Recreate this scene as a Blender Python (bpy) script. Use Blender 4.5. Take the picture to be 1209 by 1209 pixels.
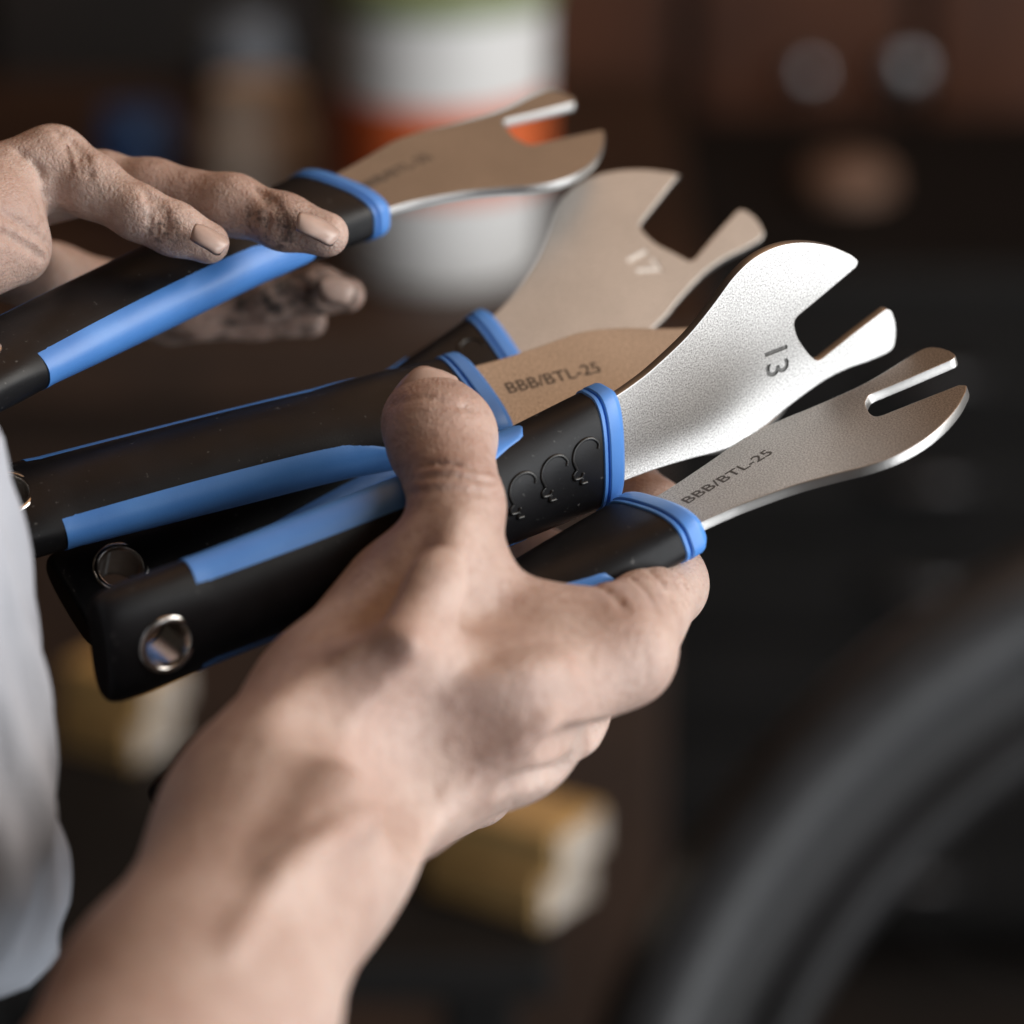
import bpy, bmesh, math, random
import numpy as np
from mathutils import Matrix, Vector

for o in list(bpy.data.objects): bpy.data.objects.remove(o, do_unlink=True)
S = bpy.context.scene
COL = S.collection
random.seed(4)

# ------------------------------------------------------------------ camera
PITCH = math.radians(20); CAM_H = 1.13
PX = 1209.0; F = 85 / 24 * PX; C0 = PX / 2; D0 = 808.0
cd = bpy.data.cameras.new('camera'); cam = bpy.data.objects.new('camera', cd); COL.objects.link(cam)
cd.lens = 85; cd.sensor_width = 24; cd.sensor_height = 24; cd.sensor_fit = 'HORIZONTAL'
cd.clip_start = 0.05; cd.clip_end = 60
cam.location = (0, 0, CAM_H); cam.rotation_euler = (math.pi / 2 - PITCH, 0, 0)
cd.dof.use_dof = True; cd.dof.focus_distance = 0.806; cd.dof.aperture_fstop = 4.2
cd.dof.aperture_blades = 0
S.camera = cam
RC = np.array(Matrix.Rotation(math.pi / 2 - PITCH, 3, 'X')); TC = np.array((0, 0, CAM_H))

def cpt(px, py, depth):                      # photo pixel + depth (mm) -> camera frame, mm
    return np.array(((px - C0) / F * depth, -(py - C0) / F * depth, -depth))
def to_world(v):                             # camera frame mm -> world m
    return np.asarray(v) / 1000.0 @ RC.T + TC
def wpt(px, py, depth): return to_world(cpt(px, py, depth))
def cdir(v): return RC @ np.asarray(v, float)
def ray_z(px, py, z):                        # where a pixel's ray meets the height z (world)
    d = cdir(((px - C0) / F, -(py - C0) / F, -1)); t = (z - CAM_H) / d[2]; return TC + d * t

# ------------------------------------------------------------------ world and lamps
W = bpy.data.worlds.new('World'); S.world = W; W.use_nodes = True
W.node_tree.nodes['Background'].inputs[0].default_value = (1.0, 0.80, 0.62, 1)
W.node_tree.nodes['Background'].inputs[1].default_value = 0.025

def area(name, direction, dist, size, energy, color, size_y=None):
    l = bpy.data.lights.new(name, 'AREA'); l.shape = 'RECTANGLE'; l.size = size; l.size_y = size_y or size
    l.energy = energy; l.color = color
    o = bpy.data.objects.new(name, l); COL.objects.link(o)
    tgt = Vector(wpt(600, 600, 808)); d = Vector(cdir(direction)).normalized()
    o.location = tgt + d * dist; o.rotation_euler = d.to_track_quat('Z', 'Y').to_euler()
    return o
area('window_light', (.86, -.30, .36), 1.5, 1.6, 39, (0.95, 0.98, 1.0), 1.7)
area('added_fill_light', (.84, .42, .30), 1.9, 1.0, 33, (1.0, 0.95, 0.88), 1.2)  # soft fill added from the right and above, stands for no seen source
area('ceiling_light', (.22, .93, .06), 1.9, 2.2, 13, (1.0, 0.55, 0.28))

S.view_settings.view_transform = 'Standard'; S.view_settings.look = 'None'
S.view_settings.exposure = 0; S.view_settings.gamma = 1

# ------------------------------------------------------------------ materials
MATS = {}
def new_mat(name):
    m = bpy.data.materials.new(name); m.use_nodes = True; MATS[name] = m
    nt = m.node_tree; b = nt.nodes['Principled BSDF']; return m, nt, b
def nd(nt, t, **kw):
    n = nt.nodes.new(t)
    for k, v in kw.items():
        if k.startswith('i_'):
            key = k[2:].replace('_', ' '); n.inputs[key].default_value = v
        else: setattr(n, k, v)
    return n
def noise(nt, scale, detail=3, rough=.55, vec=None):
    n = nd(nt, 'ShaderNodeTexNoise', i_Scale=scale, i_Detail=detail, i_Roughness=rough)
    if vec is None:
        tc = nd(nt, 'ShaderNodeTexCoord'); vec = tc.outputs['Object']
    nt.links.new(vec, n.inputs['Vector']); return n
def ramp(nt, src, stops):
    r = nd(nt, 'ShaderNodeValToRGB'); e = r.color_ramp.elements
    while len(e) < len(stops): e.new(.5)
    for i, (p, c) in enumerate(stops): e[i].position = p; e[i].color = tuple(c) + (1,)
    nt.links.new(src, r.inputs[0]); return r
def bump(nt, b, src, strength, dist):
    n = nd(nt, 'ShaderNodeBump', i_Strength=strength, i_Distance=dist)
    nt.links.new(src, n.inputs['Height']); nt.links.new(n.outputs[0], b.inputs['Normal']); return n
def simple(name, c1, c2, scale, rough=.5, metal=0, bs=0.2, bd=.0005, bscale=None, spec=.5, detail=4):
    m, nt, b = new_mat(name)
    n = noise(nt, scale, detail); r = ramp(nt, n.outputs['Fac'], [(.3, c1), (.7, c2)])
    nt.links.new(r.outputs[0], b.inputs['Base Color'])
    b.inputs['Roughness'].default_value = rough; b.inputs['Metallic'].default_value = metal
    b.inputs['Specular IOR Level'].default_value = spec
    if bs:
        n2 = noise(nt, bscale or scale * 3, 3); bump(nt, b, n2.outputs['Fac'], bs, bd)
    return m
# grip rubber: black, satin with moulded micro texture
m, nt, b = new_mat('grip_black')
n = noise(nt, 90, 4); r = ramp(nt, n.outputs['Fac'], [(.3, (.005, .005, .006)), (.75, (.010, .010, .012))])
nd_ = noise(nt, 700, 2, .5); rd = ramp(nt, nd_.outputs['Fac'], [(.70, (0,) * 3), (.76, (1,) * 3)])
mxd = nd(nt, 'ShaderNodeMixRGB'); mxd.inputs[2].default_value = (.07, .07, .07, 1)
nt.links.new(rd.outputs[0], mxd.inputs[0]); nt.links.new(r.outputs[0], mxd.inputs[1]); nt.links.new(mxd.outputs[0], b.inputs['Base Color'])
n3 = noise(nt, 60, 5); r3 = ramp(nt, n3.outputs['Fac'], [(.3, (.36,) * 3), (.7, (.5,) * 3)])
nt.links.new(r3.outputs[0], b.inputs['Roughness']); b.inputs['Specular IOR Level'].default_value = .24
n2 = noise(nt, 2600, 2); bump(nt, b, n2.outputs['Fac'], .25, .00012)
# blue soft grip
m, nt, b = new_mat('grip_blue')
n = noise(nt, 70, 5); r = ramp(nt, n.outputs['Fac'], [(.3, (.062, .215, .60)), (.75, (.085, .265, .68))])
nt.links.new(r.outputs[0], b.inputs['Base Color']); b.inputs['Roughness'].default_value = .42
n2 = noise(nt, 2200, 2); bump(nt, b, n2.outputs['Fac'], .2, .00012)
# bead blasted steel
m, nt, b = new_mat('blasted_steel')
n = noise(nt, 2600, 2, .6); r = ramp(nt, n.outputs['Fac'], [(.32, (.25, .245, .24)), (.5, (.50, .49, .48)), (.68, (.72, .71, .70))])
n4 = noise(nt, 40, 4); mx = nd(nt, 'ShaderNodeMixRGB', blend_type='MULTIPLY'); mx.inputs[0].default_value = 1
r4 = ramp(nt, n4.outputs['Fac'], [(.3, (.86,) * 3), (.7, (1,) * 3)])
nt.links.new(r.outputs[0], mx.inputs[1]); nt.links.new(r4.outputs[0], mx.inputs[2]); nt.links.new(mx.outputs[0], b.inputs['Base Color'])
b.inputs['Metallic'].default_value = 1; b.inputs['Roughness'].default_value = .50
n2 = noise(nt, 3000, 2); bump(nt, b, n2.outputs['Fac'], .3, .00004)
# sheared bright edge steel
m, nt, b = new_mat('edge_steel')
b.inputs['Metallic'].default_value = 1; b.inputs['Roughness'].default_value = .42; b.inputs['Base Color'].default_value = (.45, .44, .43, 1)
n2 = noise(nt, 1500, 4); bump(nt, b, n2.outputs['Fac'], .4, .00008)
simple('etched_dark', (.035, .03, .027), (.09, .08, .07), 2500, .6, 0, 0)
simple('stamp_steel', (.09, .088, .085), (.2, .195, .19), 900, .45, 1, .2)
simple('glint_stamp', (.75, .73, .70), (.85, .83, .80), 900, .35, .2, .2)  # glint on the rear number's digits painted in as a pale base colour
simple('ring_chrome', (.6, .59, .57), (.72, .7, .68), 300, .22, 1, .05)
simple('deboss_black', (.003, .003, .003), (.006, .006, .006), 100, .3, 0, 0)
# skin
def skin(name, dirt):
    m, nt, b = new_mat(name)
    tc = nd(nt, 'ShaderNodeTexCoord')
    n = noise(nt, 38, 6, .6, tc.outputs['Object'])
    r = ramp(nt, n.outputs['Fac'], [(.26, (.37, .245, .205)), (.48, (.43, .305, .26)), (.72, (.54, .42, .37))])
    n5 = noise(nt, 420, 4, .6, tc.outputs['Object'])
    r5 = ramp(nt, n5.outputs['Fac'], [(.30, (.80, .72, .68)), (.5, (1, 1, 1)), (.75, (1.0, .97, .95))])
    mx = nd(nt, 'ShaderNodeMixRGB', blend_type='MULTIPLY'); mx.inputs[0].default_value = .75
    nt.links.new(r.outputs[0], mx.inputs[1]); nt.links.new(r5.outputs[0], mx.inputs[2])
    out = mx.outputs[0]
    for (c, rad, amt, sc) in dirt:
        vs = nd(nt, 'ShaderNodeVectorMath', operation='DISTANCE'); vs.inputs[1].default_value = tuple(c)
        geo = nd(nt, 'ShaderNodeNewGeometry'); nt.links.new(geo.outputs['Position'], vs.inputs[0])
        mr = nd(nt, 'ShaderNodeMapRange'); mr.inputs['From Min'].default_value = rad; mr.inputs['From Max'].default_value = rad * .15
        nt.links.new(vs.outputs['Value'], mr.inputs['Value'])
        nz = noise(nt, sc, 4, .65, tc.outputs['Object']); rz = ramp(nt, nz.outputs['Fac'], [(.47, (0,) * 3), (.62, (1,) * 3)])
        mu = nd(nt, 'ShaderNodeMath', operation='MULTIPLY'); nt.links.new(mr.outputs[0], mu.inputs[0]); nt.links.new(rz.outputs[0], mu.inputs[1])
        m2 = nd(nt, 'ShaderNodeMath', operation='MULTIPLY'); m2.inputs[1].default_value = amt; nt.links.new(mu.outputs[0], m2.inputs[0])
        mm = nd(nt, 'ShaderNodeMixRGB'); mm.inputs[2].default_value = (.05, .042, .04, 1)
        nt.links.new(m2.outputs[0], mm.inputs[0]); nt.links.new(out, mm.inputs[1]); out = mm.outputs[0]
    nt.links.new(out, b.inputs['Base Color'])
    b.inputs['Roughness'].default_value = .47; b.inputs['Specular IOR Level'].default_value = .42
    b.inputs['Subsurface Weight'].default_value = .22; b.inputs['Subsurface Radius'].default_value = (.0042, .0016, .0009)
    b.inputs['Subsurface Scale'].default_value = 1.0
    vo = nd(nt, 'ShaderNodeTexVoronoi', i_Scale=900.0); vo.feature = 'DISTANCE_TO_EDGE'; nt.links.new(tc.outputs['Object'], vo.inputs['Vector'])
    n6 = noise(nt, 260, 5, .65, tc.outputs['Object'])
    ad = nd(nt, 'ShaderNodeMath', operation='MULTIPLY_ADD'); ad.inputs[1].default_value = .35
    nt.links.new(vo.outputs['Distance'], ad.inputs[0]); nt.links.new(n6.outputs['Fac'], ad.inputs[2])
    bump(nt, b, ad.outputs[0], .7, .0009)
    return m
m, nt, b = new_mat('nail')
n = noise(nt, 200, 3); r = ramp(nt, n.outputs['Fac'], [(.3, (.40, .285, .245)), (.7, (.48, .36, .315))]); nt.links.new(r.outputs[0], b.inputs['Base Color'])
b.inputs['Roughness'].default_value = .3; b.inputs['Subsurface Weight'].default_value = .15; b.inputs['Subsurface Radius'].default_value = (.003, .001, .0007)
simple('nail_tip', (.55, .5, .44), (.68, .62, .55), 300, .4, 0, 0)
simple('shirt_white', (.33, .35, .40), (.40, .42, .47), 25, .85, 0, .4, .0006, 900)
simple('wall_brown', (.055, .018, .008), (.115, .038, .015), 7, .7, 0, .3, .003, 30)
simple('wall_dark', (.006, .005, .005), (.018, .012, .010), 6, .7, 0, .2)
simple('bench_wood', (.022, .011, .006), (.050, .024, .013), 9, .55, 0, .3, .002, 40)
simple('floor_dark', (.008, .006, .005), (.020, .012, .008), 5, .8, 0, .3, .002, 30)
simple('black_metal', (.005, .005, .005), (.010, .009, .009), 8, .7, 0, .1, spec=.2)
simple('tyre_black', (.026, .027, .030), (.038, .039, .043), 60, .38, 0, .3, .0006, 400, spec=.8)
simple('rim_black', (.012, .012, .013), (.018, .018, .02), 20, .40, 0, .05)
simple('plank_wood', (.38, .235, .085), (.54, .35, .15), 30, .35, 0, .2, .001, 60)
simple('plank_end', (.34, .30, .26), (.46, .41, .36), 40, .7, 0, .2)
simple('tub_white', (.74, .75, .76), (.84, .85, .86), 10, .45, 0, .05)
simple('tub_orange', (.62, .115, .03), (.72, .16, .05), 14, .5, 0, 0)
simple('tub_green', (.17, .21, .10), (.25, .29, .16), 14, .5, 0, 0)
simple('ball_cream', (.72, .65, .58), (.82, .75, .68), 16, .6, 0, .1)
simple('jar_blue', (.03, .10, .30), (.05, .14, .38), 16, .4, 0, .1)
simple('jar_grey', (.10, .12, .15), (.15, .17, .20), 16, .5, 0, .1)
simple('knob_steel', (.45, .46, .48), (.58, .58, .60), 40, .35, 1, .1)
simple('handle_grey', (.05, .05, .055), (.09, .09, .095), 40, .4, .6, .1)
simple('leather_brown', (.15, .085, .06), (.23, .14, .10), 40, .5, 0, .3)

# ------------------------------------------------------------------ builders
def link_mesh(name, verts, faces, mat, parent=None, smooth=True, sharp=None):
    me = bpy.data.meshes.new(name); me.from_pydata([tuple(map(float, v)) for v in verts], [], [tuple(int(i) for i in f) for f in faces]); me.validate(); me.update()
    if smooth: me.polygons.foreach_set('use_smooth', [True] * len(me.polygons))
    me.materials.append(MATS[mat])
    o = bpy.data.objects.new(name, me); COL.objects.link(o)
    if parent: o.parent = parent
    if sharp:
        me.set_sharp_from_angle(angle=math.radians(sharp))
    return o
def tag(o, label=None, cat=None, group=None, kind=None):
    if label: o['label'] = label
    if cat: o['category'] = cat
    if group: o['group'] = group
    if kind: o['kind'] = kind
    return o
def empty(name, loc=(0, 0, 0)):
    o = bpy.data.objects.new(name, None); COL.objects.link(o); o.location = tuple(map(float, loc)); o.empty_display_size = .02; return o
def recalc(o):
    bm = bmesh.new(); bm.from_mesh(o.data); bmesh.ops.recalc_face_normals(bm, faces=bm.faces); bm.to_mesh(o.data); bm.free()
def box_geo(x0, x1, y0, y1, z0, z1):
    v = [(x, y, z) for z in (z0, z1) for y in (y0, y1) for x in (x0, x1)]
    f = [(0, 2, 3, 1), (4, 5, 7, 6), (0, 1, 5, 4), (2, 6, 7, 3), (0, 4, 6, 2), (1, 3, 7, 5)]
    return v, f
def box(name, dims, mat, parent=None, bev=.003):
    v, f = box_geo(*dims); o = link_mesh(name, v, f, mat, parent, False)
    if bev:
        md = o.modifiers.new('bevel', 'BEVEL'); md.width = bev; md.segments = 2
    return o
def lathe(name, prof, mat, parent=None, seg=40, cap=True):
    v = []; f = []
    for (r, z) in prof:
        for k in range(seg):
            a = 2 * math.pi * k / seg; v.append((r * math.cos(a), r * math.sin(a), z))
    for i in range(len(prof) - 1):
        for k in range(seg):
            k2 = (k + 1) % seg; f.append((i * seg + k, i * seg + k2, (i + 1) * seg + k2, (i + 1) * seg + k))
    if cap:
        f.append(tuple(range(seg))[::-1]); f.append(tuple((len(prof) - 1) * seg + k for k in range(seg)))
    o = link_mesh(name, v, f, mat, parent, True, 40); recalc(o); return o
def ring_profile(name, prof, mat, parent=None, seg=96):      # closed profile revolved about local Z
    v = []; f = []; n = len(prof)
    for k in range(seg):
        a = 2 * math.pi * k / seg
        for (r, z) in prof: v.append((r * math.cos(a), r * math.sin(a), z))
    for k in range(seg):
        k2 = (k + 1) % seg
        for i in range(n):
            j = (i + 1) % n; f.append((k * n + i, k2 * n + i, k2 * n + j, k * n + j))
    o = link_mesh(name, v, f, mat, parent, True); recalc(o); return o
def tube_geo(pts, rad, seg=10, closed=False):
    pts = [np.array(p, float) for p in pts]; v = []; f = []; n = len(pts)
    rad = rad if hasattr(rad, '__len__') else [rad] * n
    up = np.array((.13, .27, .95))
    for i, p in enumerate(pts):
        t = pts[min(i + 1, n - 1)] - pts[max(i - 1, 0)]; t = t / np.linalg.norm(t)
        a = np.cross(t, up); a /= np.linalg.norm(a); b_ = np.cross(t, a)
        for k in range(seg):
            q = 2 * math.pi * k / seg; v.append(p + rad[i] * (math.cos(q) * a + math.sin(q) * b_))
    for i in range(n - 1):
        for k in range(seg):
            k2 = (k + 1) % seg; f.append((i * seg + k, i * seg + k2, (i + 1) * seg + k2, (i + 1) * seg + k))
    f.append(tuple(range(seg))[::-1]); f.append(tuple((n - 1) * seg + k for k in range(seg)))
    return v, f
def baked(o):                                                 # apply modifiers, keep one mesh
    dg = bpy.context.evaluated_depsgraph_get(); me = bpy.data.meshes.new_from_object(o.evaluated_get(dg))
    o.modifiers.clear(); o.data = me; return o

# ------------------------------------------------------------------ setting
def struct(o): o['kind'] = 'structure'; return o
fl = box('floor', (-4, 4, -1.0, 5, -.05, 0), 'floor_dark', None, 0); struct(fl)
wall_y = 2.75
bw = box('wall_back', (-4, 4, wall_y, wall_y + .05, 0, 3), 'wall_dark', None, 0); struct(bw)
PLANKS = [(-1.30, .17, 0), (-1.12, .17, 0), (-.94, .17, 0), (-.76, .17, 0), (-.58, .17, 0), (-.40, .17, 1), (-.22, .17, 1), (-.04, .17, 0), (.14, .17, 0), (.32, .17, 0), (.50, .17, 1), (.62, .17, 0), (.80, .17, 0), (.98, .17, 0), (1.16, .17, 0)]
for (x, w_, dk) in PLANKS:
    p = box('plank', (x, x + w_ - .008 if x != .5 else x + .11, wall_y - .02, wall_y - .001, 0, 3), 'wall_dark' if dk else 'wall_brown', bw, .003)

# ------------------------------------------------------------------ the cone wrench, canonical frame in mm
MM = .001
POSES = {   # origin (camera frame, mm), axis, width direction: solved from the photograph's outlines
 'held_apart': ((-39.6, 75.2, -874.0), (.667, .39, -.634), (.745, -.37, .556)),
 'rear': ((-.205, 37.4, -876.0), (.787, .442, -.431), (-.588, .749, -.305)),
 'middle': ((-5.92, 25.95, -838.0), (.906, .239, -.351), (.41, -.70, .585)),
 'stamped': ((22.17, 15.57, -808.0), (.8432, .3356, -.42), (-.1141, .8752, .4701)),
 'front': ((34.4, -1.5, -797.0), (.807, .481, -.343), (.493, -.226, .84)),
}
def pose_matrix(o, a, w):
    a = np.array(a); a /= np.linalg.norm(a); w = np.array(w); w -= a * (a @ w); w /= np.linalg.norm(w); n = np.cross(a, w)
    R = RC @ np.stack([a, w, n], 1); M = Matrix.Identity(4)
    for i in range(3):
        for j in range(3): M[i][j] = R[i, j]
    t = to_world(o)
    for i in range(3): M[i][3] = t[i]
    return M
SL = .09
def hw(x):   # half width
    t = min(max(-x / 128, 0), 1); return 13.8 - 1.5 * math.sin(math.pi / 2 * min(t * 2.2, 1)) + .4 * max(0, t - .6) / .4
def ht(x):
    t = min(max(-x / 128, 0), 1); return 5.6 + 2.5 * math.sin(math.pi * min(t * .96, 1)) - .7 * t
def yc(x): return -1.7 * math.sin(math.pi / 2 * min(max(-x - 6, 0) / 45, 1))
def ex(x):   # squareness of the cross-section: square at the collar, rounder along the belly
    return 3.3 - 1.25 * min(max((-x - 8) / 30, 0), 1) + .9 * min(max((-x - 104) / 14, 0), 1)
def section(x, off=0, seg=56, kw=1, kt=1, e=None):
    e = e or ex(x)
    a_, b_ = hw(x) * kw + off, ht(x) * kt + off; pts = []
    for k in range(seg):
        q = 2 * math.pi * k / seg; c, s = math.cos(q), math.sin(q)
        y = math.copysign(abs(c) ** (2 / e), c) * a_; z = math.copysign(abs(s) ** (2 / e), s) * b_
        z += .55 * (1 - (y / a_) ** 2) * (1 if s > 0 else -1) * (abs(s) ** .5)
        pts.append((x + SL * y, y + yc(x), z))
    return pts
def loft(rings, caps=True):
    n = len(rings[0]); v = [p for r in rings for p in r]; f = []
    for i in range(len(rings) - 1):
        for k in range(n):
            k2 = (k + 1) % n; f.append((i * n + k, i * n + k2, (i + 1) * n + k2, (i + 1) * n + k))
    if caps: f.append(tuple(range(n))[::-1]); f.append(tuple((len(rings) - 1) * n + k for k in range(n)))
    return np.array(v) * MM, f
HOLE = (-115.5, -2.6)
def cutter(name, prof_r, depth, x, y):
    v, f = [], []; seg = 40
    for z in (-depth, depth):
        for k in range(seg):
            q = 2 * math.pi * k / seg; v.append(((x + prof_r * math.cos(q)) * MM, (y + prof_r * math.sin(q)) * MM, z * MM))
    for k in range(seg): f.append((k, (k + 1) % seg, seg + (k + 1) % seg, seg + k))
    f.append(tuple(range(seg))[::-1]); f.append(tuple(seg + k for k in range(seg)))
    o = link_mesh(name, v, f, 'grip_black', None, False); recalc(o); return o
def boolean(o, cut):
    md = o.modifiers.new('cut', 'BOOLEAN'); md.operation = 'DIFFERENCE'; md.object = cut; md.solver = 'EXACT'
    baked(o); bpy.data.objects.remove(cut, do_unlink=True)
def make_grip_mesh():
    xs = [-5.6] + list(np.linspace(-8, -121, 60))
    rings = [section(x) for x in xs]
    for t in (.25, .45, .62, .76, .87, .95, 1.0):              # rounded tail
        x = -121 - 7.5 * math.sin(t * math.pi / 2); k = 1 - .30 * (1 - math.sqrt(max(0, 1 - (t * .98) ** 2)))
        kt = 1 - .45 * (1 - math.sqrt(max(0, 1 - (t * .98) ** 2)))
        rings.append(section(x, 0, 56, k, kt))
    v, f = loft(rings); o = link_mesh('grip', v, f, 'grip_black', None, True); recalc(o)
    boolean(o, cutter('c', 5.2, 12, *HOLE))
    o.data.set_sharp_from_angle(angle=math.radians(38))
    me = o.data; bpy.data.objects.remove(o, do_unlink=True); return me
def make_inlay_mesh(side):
    x0, x1 = -107.0, -23.5; NX, NT = 64, 20; zmax = 5.6
    top = []; 
    for i in range(NX + 1):
        u = i / NX; x = x0 + (x1 - x0) * u
        tp = min(max((-x - 22) / 24, 0), 1); zl = ht(x) * .87 * (.50 + .50 * tp * tp * (3 - 2 * tp))
        dd = (x1 - x)
        if dd < 2.4: zl = zl - 2.4 + math.sqrt(max(0, 2.4 ** 2 - (2.4 - dd) ** 2))
        if x - x0 < 1: zl = zl - .35 * (1 - (x - x0))
        row = []
        for j in range(NT + 1):
            z = -zl + 2 * zl * j / NT
            # y on the grip surface at this z
            a_, b_ = hw(x), ht(x) + .1
            y = a_ * (max(0, 1 - abs(z / b_) ** ex(x))) ** (1 / ex(x))
            off = .32 - .25 * (abs(j / NT * 2 - 1) ** 10)
            row.append((x, y, z, off))
        top.append(row)
    v = []; f = []
    for layer in (0, 1):
        for row in top:
            for (x, y, z, off) in row:
                yy = y + off if layer == 0 else y - 1.6
                yy *= side; v.append((x + SL * yy, yy + yc(x), z))
    n = NT + 1; N = (NX + 1) * n
    for i in range(NX):
        for j in range(NT):
            q = (i * n + j, (i + 1) * n + j, (i + 1) * n + j + 1, i * n + j + 1)
            f.append(q); f.append(tuple(N + t for t in q[::-1]))
    for i in range(NX):
        for j in (0, NT):
            f.append((i * n + j, (i + 1) * n + j, N + (i + 1) * n + j, N + i * n + j))
    for j in range(NT):
        for i in (0, NX): f.append((i * n + j, i * n + j + 1, N + i * n + j + 1, N + i * n + j))
    o = link_mesh('side_inlay', np.array(v) * MM, f, 'grip_blue', None, True); recalc(o); o.data.set_sharp_from_angle(angle=math.radians(45))
    me = o.data; bpy.data.objects.remove(o, do_unlink=True); return me
def make_collar_mesh():
    def R(x, off, kw=1, kt=1): return section(x, off, 56, kw, kt, 3.2)
    rings = [R(-6.4, -.6), R(-6.3, .15), R(-6.1, .42), R(-5.4, .45), R(-5.2, .25), R(-5.12, -.3), R(-4.85, -.3), R(-4.75, .35), R(-4.45, .6), R(-1.9, .62), R(-1.3, .4), R(-.1, -.7), R(.1, -1.1), R(.15, -3.2)]
    v, f = loft(rings); o = link_mesh('collar', v, f, 'grip_blue', None, True); recalc(o); o.data.set_sharp_from_angle(angle=math.radians(32))
    me = o.data; bpy.data.objects.remove(o, do_unlink=True); return me
def make_ring_mesh():
    t = ht(HOLE[0]) + .65
    prof = [(5.0, t - 2.2), (5.0, t - .6), (5.2, t - .1), (5.8, t + .05), (6.4, t - .15), (6.6, t - .7), (6.5, t - 1.6), (5.35, t - 1.7), (5.3, t - 2.2)]
    prof = prof + [(r, -z) for r, z in prof[::-1]]
    o = ring_profile('hanging_ring', [(r * MM, z * MM) for r, z in prof], 'ring_chrome', None, 48)
    for v in o.data.vertices: v.co.x += HOLE[0] * MM; v.co.y += HOLE[1] * MM
    me = o.data; bpy.data.objects.remove(o, do_unlink=True); return me
def catmull(P, n=6):
    P = [np.array(p, float) for p in P]; out = []
    for i in range(len(P) - 1):
        p0 = P[max(i - 1, 0)]; p1 = P[i]; p2 = P[i + 1]; p3 = P[min(i + 2, len(P) - 1)]
        for k in range(n):
            t = k / n
            out.append(.5 * ((2 * p1) + (-p0 + p2) * t + (2 * p0 - 5 * p1 + 4 * p2 - p3) * t * t + (-p0 + 3 * p1 - 3 * p2 + p3) * t ** 3))
    out.append(P[-1]); return out
def blade_outline(gap=0.0):      # gap: extra jaw opening, mm
    g = gap / 2
    top = [(-4, 10.4), (1.9, 11.3), (7, 12.6), (12.2, 14.4), (21.8, 18.9), (29.3, 24.0), (35.5, 28.8), (41.5, 31.6), (48.4, 32.2), (55.3, 30.7), (62.1, 27.5), (67.6, 23.5)]
    tipu = [(69.0, 22.0), (69.4, 21.0), (68.8, 20.0 + g)]
    slot_u = [(60.0, 16.6 + g), (51.8, 13.5 + g), (50.9, 12.7 + g), (50.6, 11.6 + g)]
    slot_b = [(51.2, 8.3), (53.4, 3.9), (55.4, 1.2 - g), (56.4, .7 - g), (57.4, .75 - g)]
    slot_l = [(66.0, 3.7 - g), (74.8, 6.4 - g)]
    tipl = [(76.4, 6.7 - g), (77.8, 5.6 - g), (78.6, 2.6 - g * .5)]
    low = [(78.4, -1.0), (76.8, -4.0), (71, -4.5), (64, -4.3), (56.8, -5.1), (46.9, -7.9), (39.5, -10.5), (30.0, -12.2), (18.6, -11.0), (9.4, -10.2), (2, -10.0), (-4, -10.0)]
    pts = catmull(top, 5)[:-1] + catmull([top[-1]] + tipu, 4)[:-1] + slot_u[:0] + catmull([tipu[-1]] + slot_u[:2], 2)[:-1] + catmull(slot_u[1:], 3)[:-1] + catmull([slot_u[-1]] + slot_b, 4)[:-1] + catmull([slot_b[-1]] + slot_l, 2)[:-1] + catmull([slot_l[-1]] + tipl, 4)[:-1] + catmull([tipl[-1]] + low, 5)
    return [tuple(p) for p in pts]
TB = 1.15   # half thickness of the blade
def text_mesh(txt, size, extrude):
    c = bpy.data.curves.new('t', 'FONT'); c.body = txt; c.size = size; c.extrude = extrude; c.align_x = 'CENTER'; c.align_y = 'CENTER'; c.resolution_u = 4; c.offset = size * .012
    o = bpy.data.objects.new('t', c); COL.objects.link(o); dg = bpy.context.evaluated_depsgraph_get(); dg.update()
    me = bpy.data.meshes.new_from_object(o.evaluated_get(dg)); bpy.data.objects.remove(o, do_unlink=True); return me
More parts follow.
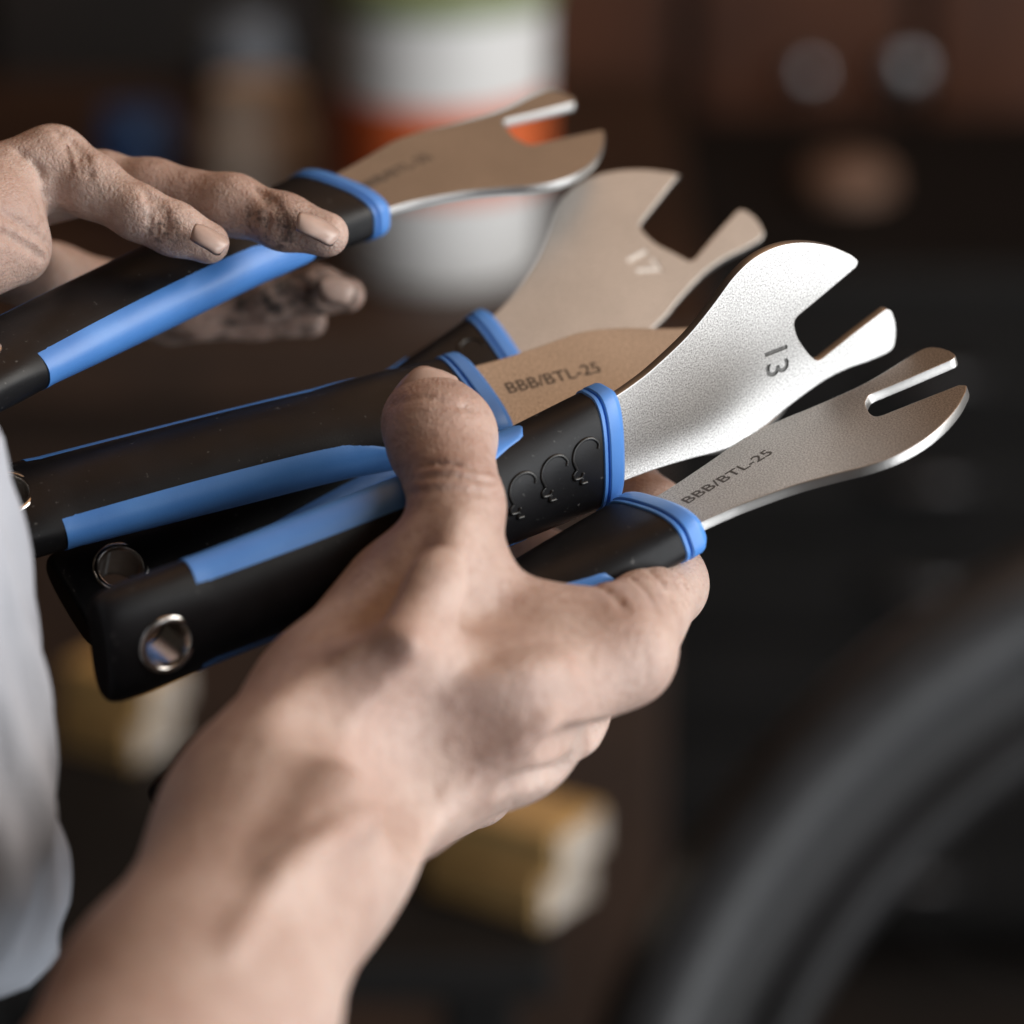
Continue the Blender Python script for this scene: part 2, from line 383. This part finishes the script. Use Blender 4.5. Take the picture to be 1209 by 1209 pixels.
def make_blade(number, gap, root, stamp='stamp_steel'):
    P = blade_outline(gap); n = len(P)
    bm = bmesh.new()
    bo = [bm.verts.new((x * MM, y * MM, -TB * MM)) for x, y in P]; to = [bm.verts.new((x * MM, y * MM, TB * MM)) for x, y in P]
    fb = bm.faces.new(bo[::-1]); ft = bm.faces.new(to)
    for i in range(n):
        j = (i + 1) % n; q = bm.faces.new((bo[i], bo[j], to[j], to[i])); q.material_index = 1; q.smooth = True
    eds = [e for e in bm.edges if len({f for f in e.link_faces} & {fb, ft}) == 1]
    bmesh.ops.recalc_face_normals(bm, faces=bm.faces)
    bmesh.ops.bevel(bm, geom=eds, offset=.28 * MM, segments=2, profile=.6, affect='EDGES', material=1)
    me = bpy.data.meshes.new('blade'); bm.to_mesh(me); bm.free()
    me.materials.append(MATS['blasted_steel']); me.materials.append(MATS['edge_steel']); me.materials.append(MATS[stamp])
    o = bpy.data.objects.new('blade', me); COL.objects.link(o)
    # stamped number, sunk into the number side
    tm = text_mesh(number, 8.8 * MM, .6 * MM)
    c = bpy.data.objects.new('c', tm); COL.objects.link(c); tm.materials.clear(); tm.materials.append(MATS[stamp])
    c.matrix_world = Matrix.Translation((44.6 * MM, 5.0 * MM, (TB + .28) * MM)) @ Matrix.Rotation(-math.pi / 2, 4, 'Z')
    bpy.context.view_layer.update()
    md = o.modifiers.new('cut', 'BOOLEAN'); md.operation = 'DIFFERENCE'; md.object = c; md.solver = 'EXACT'; md.material_mode = 'TRANSFER'
    baked(o); bpy.data.objects.remove(c, do_unlink=True)
    o.data.set_sharp_from_angle(angle=math.radians(50)); o.parent = root
    for p in o.data.polygons:
        if abs(p.normal.z) > .985: p.use_smooth = False
    # etched lettering on the other face
    lm = text_mesh('BBB/BTL-25', 4.9 * MM, .02 * MM); lm.materials.clear(); lm.materials.append(MATS['etched_dark'])
    lt = bpy.data.objects.new('etched_lettering', lm); COL.objects.link(lt); lt.parent = o
    lt.matrix_local = Matrix.Translation((17.2 * MM, -.4 * MM, -(TB + .012) * MM)) @ Matrix.Rotation(math.pi, 4, 'X') @ Matrix.Rotation(math.radians(-1), 4, 'Z') @ Matrix.Diagonal((1.0, 1.0, 1, 1))
    return o
GRIP = make_grip_mesh(); INL = [make_inlay_mesh(1), make_inlay_mesh(-1)]; COLL = make_collar_mesh(); RING = make_ring_mesh()
def face_z(x, y):
    a_, b_ = hw(x), ht(x); yy = y - yc(x); u = min(abs(yy / a_), .999)
    return b_ * (1 - u ** ex(x)) ** (1 / ex(x)) + .55 * (1 - u * u)
def make_wrench(key, number, gap, label):
    root = empty('cone_wrench'); root.matrix_world = pose_matrix(*POSES[key])
    tag(root, label, 'wrench', 'cone wrenches held in the two hands')
    make_blade(number, gap, root, 'glint_stamp' if key == 'rear' else 'stamp_steel')
    for nm, me in (('grip', GRIP), ('side_inlay', INL[0]), ('side_inlay', INL[1]), ('collar', COLL), ('hanging_ring', RING)):
        o = bpy.data.objects.new(nm, me); COL.objects.link(o); o.parent = root
        if nm == 'grip': grip = o
    # sunk emblem on the number side of the grip: two rows of hooked strokes
    V = []; Fc = []
    def stroke(pts, r=.42):
        P = [(x, y, face_z(x, y) + .02) for x, y in catmull(pts, 6)]
        v, f = tube_geo(P, r, 8); b0 = len(V); V.extend(v); Fc.extend([tuple(i + b0 for i in q) for q in f])
    for k in range(3):
        ox = -9.0 - 8.6 * k; oy = 2.2 - .9 * k
        stroke([(ox + 1.6, oy + 1.4), (ox + 1.9, oy + 2.6), (ox + .6, oy + 4.2), (ox - 1.8, oy + 4.6), (ox - 4.2, oy + 3.4), (ox - 5.2, oy + 1.0), (ox - 4.6, oy - 1.6)])
        stroke([(ox - 4.6, oy - 1.6), (ox - 5.6, oy - 2.4), (ox - 5.4, oy - 3.6), (ox - 3.6, oy - 3.8), (ox - 3.0, oy - 2.8)])
        stroke([(ox - 3.4, oy - 3.9), (ox - 3.9, oy - 5.2), (ox - 2.2, oy - 5.5)])
    e = link_mesh('sunk_emblem', np.array(V) * MM, Fc, 'deboss_black', grip, True)
    return root
make_wrench('held_apart', '15', 1.5, 'cone wrench held apart from the others in the dirty left hand')
make_wrench('rear', '17', 2.6, 'cone wrench with wide jaws behind the rest of the fan, most of its grip hidden')
make_wrench('middle', '14', .8, 'cone wrench pressed under the tip of the thumb, its jaws hidden by the pale one')
make_wrench('stamped', '13', 0.0, 'bright silver cone wrench stamped 13 with an emblem on its black grip')
make_wrench('front', '16', -1.5, 'cone wrench resting on the bent index finger, its blade tilted almost edge on')

# ------------------------------------------------------------------ implicit surface for hands (smooth union of tapered capsules)
class Field:
    def __init__(s, lo, hi, h):
        s.lo = np.array(lo, float); s.h = h; s.n = np.ceil((np.array(hi) - lo) / h).astype(int) + 1
        s.d = np.full(s.n, 60.0, np.float32)
    def _sub(s, lo, hi):
        a = np.clip(np.floor((lo - s.lo) / s.h).astype(int), 0, s.n - 1); b = np.clip(np.ceil((hi - s.lo) / s.h).astype(int) + 1, 1, s.n)
        g = [(s.lo[i] + s.h * np.arange(a[i], b[i])).astype(np.float32) for i in range(3)]
        return tuple(slice(a[i], b[i]) for i in range(3)), g[0][:, None, None], g[1][None, :, None], g[2][None, None, :]
    def capsule(s, p, r1, q, r2, k=4.0, mode='add', squash=None):
        p = np.asarray(p, float); q = np.asarray(q, float); m = max(r1, r2) + 3 * k + 3
        sl, X, Y, Z = s._sub(np.minimum(p, q) - m, np.maximum(p, q) + m)
        if any(x.stop <= x.start for x in sl): return
        d = q - p; L2 = max(d @ d, 1e-9)
        t = np.clip(((X - p[0]) * d[0] + (Y - p[1]) * d[1] + (Z - p[2]) * d[2]) / L2, 0, 1)
        ex, ey, ez = X - p[0] - t * d[0], Y - p[1] - t * d[1], Z - p[2] - t * d[2]
        if squash is not None:                      # (axis, factor): thinner along axis
            ax, fac = squash; ax = np.asarray(ax, float); ax = ax / np.linalg.norm(ax)
            c = ex * ax[0] + ey * ax[1] + ez * ax[2]; g = 1 / fac - 1
            ex, ey, ez = ex + c * g * ax[0], ey + c * g * ax[1], ez + c * g * ax[2]
        ds = np.sqrt(ex * ex + ey * ey + ez * ez) - (r1 + (r2 - r1) * t)
        D = s.d[sl]
        if mode == 'add':
            h_ = np.clip(.5 + .5 * (D - ds) / k, 0, 1); s.d[sl] = D + (ds - D) * h_ - k * h_ * (1 - h_)
        else:
            h_ = np.clip(.5 - .5 * (D + ds) / k, 0, 1); s.d[sl] = D + (-ds - D) * h_ + k * h_ * (1 - h_)
    def mesh(s):
        D = s.d; ins = D < 0
        c = np.zeros(np.array(D.shape) - 1, np.int8)
        for i in (0, 1):
            for j in (0, 1):
                for k in (0, 1):
                    c += ins[i:D.shape[0] - 1 + i, j:D.shape[1] - 1 + j, k:D.shape[2] - 1 + k]
        act = (c > 0) & (c < 8); idx = np.argwhere(act); vid = np.full(act.shape, -1, np.int64); vid[act] = np.arange(len(idx))
        acc = np.zeros((len(idx), 3)); cnt = np.zeros(len(idx))
        offs = [(i, j, k) for i in (0, 1) for j in (0, 1) for k in (0, 1)]
        for a in range(8):
            for b_ in range(a + 1, 8):
                oa, ob = np.array(offs[a]), np.array(offs[b_])
                if abs(oa - ob).sum() != 1: continue
                da = D[tuple((idx + oa).T)]; db = D[tuple((idx + ob).T)]; m = (da < 0) != (db < 0)
                t = np.where(m, da / np.where(m, da - db, 1), 0)
                acc[m] += (oa + (ob - oa) * t[:, None])[m]; cnt += m
        V = s.lo + s.h * (idx + acc / cnt[:, None]); Q = []
        for ax in range(3):
            sh = [slice(None)] * 3; sh2 = [slice(None)] * 3; sh[ax] = slice(0, -1); sh2[ax] = slice(1, None)
            A = ins[tuple(sh)]; B = ins[tuple(sh2)]; e = np.argwhere(A != B); o1, o2 = [x for x in range(3) if x != ax]
            e = e[(e[:, o1] > 0) & (e[:, o2] > 0) & (e[:, o1] < vid.shape[o1]) & (e[:, o2] < vid.shape[o2])]
            if not len(e): continue
            q = []
            for (x, y) in ((0, 0), (-1, 0), (-1, -1), (0, -1)):
                f = e.copy(); f[:, o1] += x; f[:, o2] += y; q.append(vid[tuple(f.T)])
            q = np.array(q).T; fl_ = A[tuple(e.T)]
            if ax == 1: fl_ = ~fl_
            q[~fl_] = q[~fl_][:, ::-1]; Q.append(q)
        Q = np.concatenate(Q); Q = Q[(Q >= 0).all(1)]
        for it in range(3):                          # light Laplacian relaxation
            E = np.concatenate([Q[:, [0, 1]], Q[:, [1, 2]], Q[:, [2, 3]], Q[:, [3, 0]]]); su = np.zeros_like(V); ct = np.zeros(len(V))
            for col in (0, 1):
                for ax in range(3): su[:, ax] += np.bincount(E[:, col], V[E[:, 1 - col], ax], len(V))
                ct += np.bincount(E[:, col], minlength=len(V))
            V = V + .5 * (su / ct[:, None] - V)
        return V, Q
def quad_mesh(name, V, Q, mat, parent, origin):
    W_ = to_world(V) - np.array(origin); me = bpy.data.meshes.new(name)
    me.vertices.add(len(W_)); me.vertices.foreach_set('co', W_.astype(np.float32).ravel())
    me.loops.add(len(Q) * 4); me.loops.foreach_set('vertex_index', Q.astype(np.int32).ravel())
    me.polygons.add(len(Q)); me.polygons.foreach_set('loop_start', np.arange(0, len(Q) * 4, 4, dtype=np.int32))
    me.update(calc_edges=True); me.validate(); me.polygons.foreach_set('use_smooth', [True] * len(me.polygons))
    me.materials.append(mat); o = bpy.data.objects.new(name, me); COL.objects.link(o); o.parent = parent
    return o
def hand_field(chains, carves, h=.9):
    """chains: lists of (px, py, depth, r_px[, k_px]); consecutive entries are joined"""
    pts = []
    for ch in chains:
        for q in ch['p']:
            p = cpt(*q[:3]); r = q[3] * q[2] / F; pts.append(p - r); pts.append(p + r)
    pts = np.array(pts); fld = Field(pts.min(0) - 8, pts.max(0) + 8, h)
    for ch in chains:
        k = ch.get('k', 20) * D0 / F
        for a_, b_ in zip(ch['p'][:-1], ch['p'][1:]):
            fld.capsule(cpt(*a_[:3]), a_[3] * a_[2] / F, cpt(*b_[:3]), b_[3] * b_[2] / F, k, 'add', ch.get('sq'))
    for (p, q, r, k) in carves:
        fld.capsule(cpt(*p), r * p[2] / F, cpt(*q), r * q[2] / F, k * D0 / F, 'sub')
    return fld
def surf(fld, px, py, d0=600.0, d1=900.0):        # depth at which a ray enters the field
    for d in np.arange(d0, d1, .5):
        ii = np.round((cpt(px, py, d) - fld.lo) / fld.h).astype(int)
        if (ii >= 0).all() and (ii < fld.n).all() and fld.d[tuple(ii)] < 0: return d
    return None
def ridge(fld, pts, r, sink, k, mode='add'):       # a vein, tendon or crease that follows the skin
    P = []
    for px, py in catmull(pts, 4):
        d = surf(fld, px, py)
        if d is not None: P.append(cpt(px, py, d + sink))
    for a_, b_ in zip(P[:-1], P[1:]): fld.capsule(a_, r, b_, r, k, mode)
def nail(name, centre, fwd, nrm_, length, width, parent, origin, mat='nail', curve=.9):
    f = np.array(fwd, float); f /= np.linalg.norm(f); n = np.array(nrm_, float); n -= f * (f @ n); n /= np.linalg.norm(n); s_ = np.cross(f, n)
    NU, NV = 14, 12; V = []; Fc = []
    for layer in (0, 1):
        for i in range(NU + 1):
            u = i / NU * 2 - 1
            for j in range(NV + 1):
                v = j / NV * 2 - 1
                wd = width / 2 * (1 - .30 * max(0, -u) ** 3 - .42 * max(0, u) ** 6); q = v * curve
                R = width / 2 / math.sin(curve) if curve else 1
                y = wd * math.sin(q) / math.sin(curve); z = R * (math.cos(q) - 1) * 1.08 - .16 * length * (u * .6) ** 2 - (.9 if layer else 0)
                x = length / 2 * u * (1 - .10 * v * v * (1 if u > 0 else 1.6))
                V.append(np.array(centre) + f * x + s_ * y + n * z)
    N = (NU + 1) * (NV + 1); w_ = NV + 1
    for i in range(NU):
        for j in range(NV):
            q = (i * w_ + j, (i + 1) * w_ + j, (i + 1) * w_ + j + 1, i * w_ + j + 1); Fc.append(q); Fc.append(tuple(N + t for t in q[::-1]))
        for j in (0, NV): Fc.append((i * w_ + j, (i + 1) * w_ + j, N + (i + 1) * w_ + j, N + i * w_ + j))
    for j in range(NV):
        for i in (0, NU): Fc.append((i * w_ + j, i * w_ + j + 1, N + i * w_ + j + 1, N + i * w_ + j))
    o = link_mesh(name, to_world(np.array(V)) - np.array(origin), Fc, mat, parent, True); recalc(o)
    return o

PERSON_O = wpt(-120, 900, 740)
person = tag(empty('person', PERSON_O), 'person in a white shirt holding a fan of wrenches in one hand and lifting another', 'person')

RH = [
 dict(k=60, p=[(385, 930, 724, 128), (330, 1005, 712, 138), (225, 1209, 664, 156), (30, 1560, 585, 205)]),
 dict(k=60, p=[(405, 890, 735, 118), (350, 960, 722, 130)]),
 dict(k=34, p=[(440, 850, 742, 92), (525, 690, 762, 72), (540, 598, 770, 54)]),           # thumb metacarpal, proximal
 dict(k=18, p=[(540, 598, 770, 54), (520, 520, 787, 61), (514, 502, 793, 59)]),           # thumb tip
 dict(k=14, p=[(504, 500, 794, 53), (528, 514, 790, 58)]),
 dict(k=44, p=[(478, 715, 772, 82), (400, 840, 748, 100), (365, 920, 735, 112)]),          # thenar mass
 dict(k=44, p=[(450, 900, 738, 98), (600, 830, 745, 78), (735, 772, 757, 58)]),            # index metacarpal
 dict(k=40, p=[(470, 925, 745, 92), (600, 868, 764, 74), (662, 842, 779, 56)]),            # middle metacarpal
 dict(k=36, p=[(460, 940, 760, 80), (612, 890, 798, 50)]),
 dict(k=36, p=[(450, 950, 772, 78), (560, 930, 812, 46)]),
 dict(k=44, p=[(555, 735, 766, 66), (650, 764, 762, 64), (715, 760, 764, 60)]),             # web
 dict(k=24, p=[(735, 772, 757, 58), (785, 690, 800, 47), (772, 612, 832, 42), (742, 572, 842, 36)]),  # index
 dict(k=14, p=[(662, 842, 779, 56), (715, 755, 832, 45), (700, 690, 850, 42), (620, 650, 855, 38)]),
 dict(k=14, p=[(612, 890, 798, 48), (650, 800, 850, 43), (620, 720, 862, 40), (560, 690, 860, 36)]),
 dict(k=14, p=[(560, 930, 812, 44), (590, 860, 860, 38), (560, 790, 870, 35)]),
 dict(k=34, p=[(722, 722, 768, 24), (750, 710, 778, 21)]),                                  # knuckle over the web
 dict(k=60, p=[(455, 800, 724, 44), (500, 770, 732, 34)]),                                  # wrist bone of the thumb
 dict(k=34, p=[(440, 860, 712, 20), (520, 700, 736, 17), (542, 620, 756, 14)]),             # thumb tendon
]
RHC = [((465, 600, 742), (600, 590, 746), 2.6, 12), ((480, 616, 739), (590, 608, 742), 2.2, 10), ((505, 888, 680), (530, 905, 690), 22, 60)]
f_ = hand_field(RH, RHC, .8)
for pts, r, sk, k, md in [
  ([(440, 905), (500, 850), (575, 815), (655, 790)], 2.2, 2.6, 5.0, 'add'),          # tendon to the index knuckle
  ([(330, 1060), (390, 960), (425, 870), (450, 790)], 4.0, 4.2, 8.0, 'add'),          # ridge of the thumb side
  ([(450, 800), (490, 735), (520, 670)], 3.0, 3.0, 6.0, 'add'),
  ([(270, 1130), (330, 1040), (400, 985), (470, 950)], 1.4, 1.9, 4.0, 'add'),          # veins
  ([(470, 950), (530, 905), (600, 880), (650, 850)], 1.3, 1.5, 3.5, 'add'),
  ([(515, 900), (540, 890)], 12.0, -10.6, 12.0, 'sub'),                                # hollows
  ([(405, 815), (425, 770)], 9.0, -8.2, 10.0, 'sub'),
  ([(462, 478), (505, 470), (560, 486)], .35, 0.0, 1.0, 'sub'),                        # thumb creases
  ([(470, 556), (520, 548), (582, 556)], .45, 0.0, 1.2, 'sub'),
  ([(474, 568), (525, 562), (586, 570)], .45, 0.0, 1.2, 'sub'),
  ([(480, 582), (530, 577), (590, 584)], .40, 0.0, 1.2, 'sub'),
  ([(650, 882), (685, 871), (728, 856)], 1.2, -.3, 4.5, 'sub'),
  ([(600, 930), (630, 918), (668, 905)], 1.1, -.3, 4.5, 'sub'),
  ([(700, 690), (722, 700), (740, 722)], .4, 0.0, 1.2, 'sub'),
  ([(745, 682), (765, 700), (775, 722)], .4, 0.0, 1.2, 'sub'),
  ([(765, 672), (785, 692), (795, 715)], .4, 0.0, 1.2, 'sub'),
  ([(785, 665), (805, 685), (812, 705)], .35, 0.0, 1.0, 'sub'),
  ]:
    ridge(f_, pts, r, sk, k, md)
V, Q = f_.mesh()
MATS['skin_right'] = skin('skin_right', [])
ra = quad_mesh('right_arm', V, Q, MATS['skin_right'], person, PERSON_O)
nail('thumbnail', cpt(500, 458, 787.2), (-.15, .8, -.55), (-.15, .45, .80), 13, 15, ra, PERSON_O)

LH = [
 dict(k=40, p=[(-20, 262, 816, 72), (-180, 330, 785, 88), (-420, 430, 740, 130)]),
 dict(k=26, p=[(-25, 235, 822, 58), (62, 196, 828, 46)]),
 dict(k=16, p=[(62, 196, 828, 46), (105, 218, 824, 37), (165, 252, 820, 31), (205, 270, 820, 30), (246, 287, 821, 25)]),
 dict(k=20, p=[(-40, 230, 850, 60), (120, 215, 845, 34), (180, 222, 840, 32), (275, 242, 832, 34), (335, 262, 827, 31), (385, 277, 824, 27)]),
 dict(k=24, p=[(-20, 300, 836, 50), (60, 330, 885, 40), (230, 366, 899, 32), (320, 347, 896, 30), (372, 342, 894, 26), (410, 348, 894, 21)]),
 dict(k=14, p=[(60, 340, 890, 38), (200, 378, 905, 27), (300, 376, 908, 24), (368, 380, 906, 18)]),
 dict(k=26, p=[(20, 296, 818, 40), (-40, 300, 812, 60)]),
]
LHC = [((40, 205, 780), (80, 268, 788), 3, 12), ((128, 205, 792), (146, 270, 792), 1.6, 7), ((138, 210, 792), (156, 272, 792), 1.4, 6), ((250, 208, 808), (246, 240, 798), 1.6, 7), ((262, 210, 808), (258, 242, 798), 1.5, 7)]
f_ = hand_field(LH, LHC, .7)
for pts, r, sk, k, md in [
  ([(20, 178), (45, 200), (52, 235)], .5, 0.0, 1.4, 'sub'), ([(60, 150), (78, 175), (84, 205)], .3, 0.0, .9, 'sub'), ([(72, 156), (90, 178), (96, 205)], .3, 0.0, .9, 'sub'), ([(84, 166), (102, 186), (106, 210)], .3, 0.0, .9, 'sub'),
  ([(166, 222), (178, 245), (176, 270)], .35, 0.0, .9, 'sub'), ([(174, 226), (187, 248), (186, 274)], .35, 0.0, .9, 'sub'), ([(184, 232), (196, 252), (196, 278)], .3, 0.0, .9, 'sub'),
  ([(300, 222), (316, 245), (316, 270)], .35, 0.0, .9, 'sub'), ([(310, 226), (326, 248), (326, 274)], .35, 0.0, .9, 'sub'), ([(320, 232), (335, 252), (334, 278)], .3, 0.0, .9, 'sub'),
  ([(0, 250), (30, 268), (60, 290)], .5, 0.0, 1.4, 'sub'), ([(0, 275), (25, 288), (50, 305)], .5, 0.0, 1.4, 'sub')]:
    ridge(f_, pts, r, sk, k, md)
V, Q = f_.mesh()
MATS['skin_left'] = skin('skin_left', [(wpt(192, 268, 812), .009, .75, 650), (wpt(325, 288, 820), .015, .7, 420), (wpt(300, 270, 822), .010, .6, 420), (wpt(345, 240, 820), .008, .5, 500), (wpt(390, 370, 885), .035, .8, 330), (wpt(300, 380, 890), .04, .95, 160), (wpt(120, 205, 815), .012, .2, 600), (wpt(150, 240, 810), .015, .15, 500)])
la = quad_mesh('left_arm', V, Q, MATS['skin_left'], person, PERSON_O)
nail('fingernail', cpt(251, 274.5, 809.4), (.80, -.45, -.1), (.35, .72, .60), 8.6, 6.6, la, PERSON_O)
nail('fingernail', cpt(379, 260.5, 815.2), (.84, -.38, -.2), (.25, .80, .55), 10.4, 7.7, la, PERSON_O)
nail('fingernail', cpt(399, 335, 882.8), (.9, -.1, -.2), (0, .6, .8), 8.5, 8, la, PERSON_O)

# shirt: a hanging fold of white cloth at the person's side
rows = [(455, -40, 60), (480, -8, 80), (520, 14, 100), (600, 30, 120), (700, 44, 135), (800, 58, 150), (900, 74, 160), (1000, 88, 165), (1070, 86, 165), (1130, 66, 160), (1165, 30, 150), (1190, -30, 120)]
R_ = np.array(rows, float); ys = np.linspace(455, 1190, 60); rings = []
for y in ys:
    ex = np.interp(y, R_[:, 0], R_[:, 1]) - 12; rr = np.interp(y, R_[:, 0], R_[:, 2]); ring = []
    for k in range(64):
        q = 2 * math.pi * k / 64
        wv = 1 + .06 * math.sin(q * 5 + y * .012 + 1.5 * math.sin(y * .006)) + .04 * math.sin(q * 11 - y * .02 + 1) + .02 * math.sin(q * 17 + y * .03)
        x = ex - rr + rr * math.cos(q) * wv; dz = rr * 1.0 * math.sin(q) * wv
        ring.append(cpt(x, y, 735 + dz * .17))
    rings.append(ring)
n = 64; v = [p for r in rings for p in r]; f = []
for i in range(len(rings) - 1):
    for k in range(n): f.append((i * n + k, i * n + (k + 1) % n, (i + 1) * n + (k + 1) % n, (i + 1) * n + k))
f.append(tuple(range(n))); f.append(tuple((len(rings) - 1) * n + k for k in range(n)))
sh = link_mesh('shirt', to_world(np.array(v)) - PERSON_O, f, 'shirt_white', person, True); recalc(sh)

# ------------------------------------------------------------------ background things
BZ = .60                                                     # workbench top
tub_p = ray_z(520, 312, BZ)
bench = tag(empty('workbench', (0, tub_p[1] - .12, 0)), 'dark brown wooden workbench carrying a white tub and jars', 'workbench')
by = bench.location.y
box('bench_top', (-1.3, .10, 0, .55, BZ - .04, BZ), 'bench_wood', bench)
box('front_panel', (-1.28, .08, .03, .05, .02, BZ - .042), 'bench_wood', bench)
for x in (-1.25, .02): box('leg', (x, x + .06, .06, .12, 0, BZ - .042), 'bench_wood', bench)

def place(o, p): o.location = tuple(map(float, p)); return o
t = place(empty('tub'), (tub_p[0], tub_p[1], BZ)); tag(t, 'white plastic tub with orange band and green lid on the workbench', 'tub')
lathe('body', [(.0, 0), (.050, 0), (.053, .004), (.056, .140), (.0, .140)], 'tub_white', t, cap=False)
lathe('label_band', [(.0525, .048), (.0548, .049), (.0560, .095), (.0540, .096)], 'tub_orange', t, cap=False)
lathe('lid', [(.0, .1405), (.058, .1405), (.059, .144), (.059, .156), (.056, .160), (0, .160)], 'tub_green', t, cap=False)
def jar(name, px, pyb, r, h, mat, label, cat):
    p = ray_z(px, pyb, BZ); o = place(empty(name), p); tag(o, label, cat)
    lathe('body', [(0, 0), (r * .9, 0), (r, .004), (r, h * .70), (r * .8, h * .80), (0, h * .8)], mat, o, cap=False)
    lathe('lid', [(0, h * .8), (r * .84, h * .8), (r * .84, h * .97), (r * .8, h), (0, h)], mat, o, cap=False)
    return o
jar('jar', 305, 262, .029, .078, 'ball_cream', 'cream coloured squat jar on the workbench beside the tub', 'jar')
jar('jar', 165, 225, .024, .045, 'jar_blue', 'small blue jar on the workbench beside the cream jar', 'jar')
jar('canister', 285, 110, .028, .05, 'jar_grey', 'grey blue canister at the back of the workbench', 'canister')

# two stacks of pale boards on a low black stand
SZ = .48
stand_p = ray_z(350, 1040, SZ)
st = tag(place(empty('low_stand'), (stand_p[0], stand_p[1], 0)), 'low black metal stand carrying the pale boards', 'stand')
box('top', (-.17, .105, -.07, .13, SZ - .02, SZ), 'black_metal', st)
for x in (-.15, .06):
    for y in (-.05, .08): box('leg', (x, x + .03, y, y + .03, 0, SZ - .0205), 'black_metal', st)
def boards(px, py, ang, L, w_, label):
    p = ray_z(px, py, SZ)
    for k in range(2):
        o = place(empty('board'), (p[0] + .004 * k, p[1], SZ + k * .0205)); o.rotation_euler = (0, 0, math.radians(ang + 4 * k))
        tag(o, label + (', upper of the two' if k else ', lower of the two'), 'board', 'pale boards on the low stand')
        box('plank', (-L, L, -w_, w_, 0, .020), 'plank_wood', o, .0015)
        for s in (-1, 1): box('end_face', (s * L, s * (L + .002), -w_ + .002, w_ - .002, .002, .018) if s > 0 else (-L - .002, -L, -w_ + .002, w_ - .002, .002, .018), 'plank_end', o, 0)
boards(140, 880, -34, .022, .016, 'short pale wooden board lying below the hanging rings of the wrenches')
boards(600, 1056, -36, .029, .018, 'short pale wooden board lying beside the wrist and the black wheel')

# bicycle wheel
def wheel():
    cw = wpt(1702, 1517, 1456); cw[0] -= .016; cw[2] = .335
    root = place(empty('bicycle_wheel'), cw); root.rotation_euler = (math.radians(77), 0, math.radians(-2))
    tag(root, 'black bicycle wheel with a thick tyre standing on the dark floor', 'wheel')
    prof = [(.3185 + .0225 * math.cos(q), .0225 * math.sin(q)) for q in np.linspace(0, 2 * math.pi, 24, endpoint=False)]
    ty = ring_profile('tyre', prof, 'tyre_black', root, 128)
    rp = [(.306, .014), (.300, .0145), (.294, .012), (.287, .0105), (.281, .012), (.276, .0145), (.270, .0145), (.265, .011), (.262, .005), (.262, -.005), (.265, -.011), (.270, -.0145), (.276, -.0145), (.281, -.012), (.287, -.0105), (.294, -.012), (.300, -.0145), (.306, -.014)]
    ring_profile('rim', rp, 'rim_black', root, 128)
    lathe('hub', [(.0, -.045), (.012, -.045), (.022, -.034), (.022, -.030), (.011, -.026), (.011, .026), (.022, .030), (.022, .034), (.012, .045), (0, .045)], 'black_metal', root, 24, False)
    for k in range(20):
        a = 2 * math.pi * k / 20; s = 1 if k % 2 else -1; a2 = a + .9 * (1 if (k // 2) % 2 else -1)
        v, f = tube_geo([(.021 * math.cos(a2), .021 * math.sin(a2), s * .031), (.263 * math.cos(a), .263 * math.sin(a), 0)], .001, 6)
        link_mesh('spoke', v, f, 'black_metal', root)
    return root
wheel()

# dark tool chest with bright knobs behind, right
tc_p = wpt(1060, 420, 2250)
ch = tag(place(empty('tool_chest'), (tc_p[0], tc_p[1], 0)), 'black metal tool chest standing against the brown wall behind the wheel', 'tool chest')
zt = wpt(1000, 250, 2350)[2]
box('body', (-.16, .235, 0, .40, .05, zt), 'black_metal', ch, .01)
hd = (zt - .10) / 6
for k in range(6):
    dr = box('drawer', (-.15, .225, -.012, -.0005, .07 + hd * k, .07 + hd * (k + 1) - .012), 'black_metal', ch, .004)
    v, f = tube_geo([(-.01, -.006, .07 + hd * (k + .5)), (-.008, -.030, .07 + hd * (k + .5)), (.02, -.032, .07 + hd * (k + .5)), (.048, -.030, .07 + hd * (k + .5)), (.05, -.006, .07 + hd * (k + .5))], .005, 10)
    link_mesh('handle', v, f, 'handle_grey', dr)
for k in range(4): lathe_o = box('foot', (-.15 + .33 * (k % 2), -.11 + .33 * (k % 2), .02 + .3 * (k // 2), .06 + .3 * (k // 2), 0, .0505), 'black_metal', ch, .002)
def rest(name, px, pyb, label, cat, builder):
    p = ray_z(px, pyb, zt); o = place(empty(name), p); tag(o, label, cat); builder(o); return o
rest('leather_pouch', 1000, 236, 'small brown leather pouch lying on the black tool chest', 'pouch', lambda o: lathe('body', [(0, 0), (.022, .0), (.030, .006), (.030, .018), (.022, .026), (.006, .029), (0, .029)], 'leather_brown', o, 32, False))
def hook(px, py, r, label):
    p = wpt(px, py, 1000); d = (p - TC); t = (wall_y - .020 - TC[1]) / d[1]; q = TC + d * t
    o = place(empty('round_knob'), q); o.rotation_euler = (math.radians(90), 0, 0); tag(o, label, 'knob')
    lathe('stem', [(0, -.0005), (.006, -.0005), (.006, .022), (0, .022)], 'knob_steel', o, 20, False)
    lathe('disc', [(0, .0215), (r, .0215), (r, .026), (r * .8, .031), (0, .033)], 'knob_steel', o, 32, False)
hook(1066, 75, .016, 'bright round steel knob on the brown plank wall')
hook(950, 80, .012, 'smaller dull steel knob on the brown plank wall')
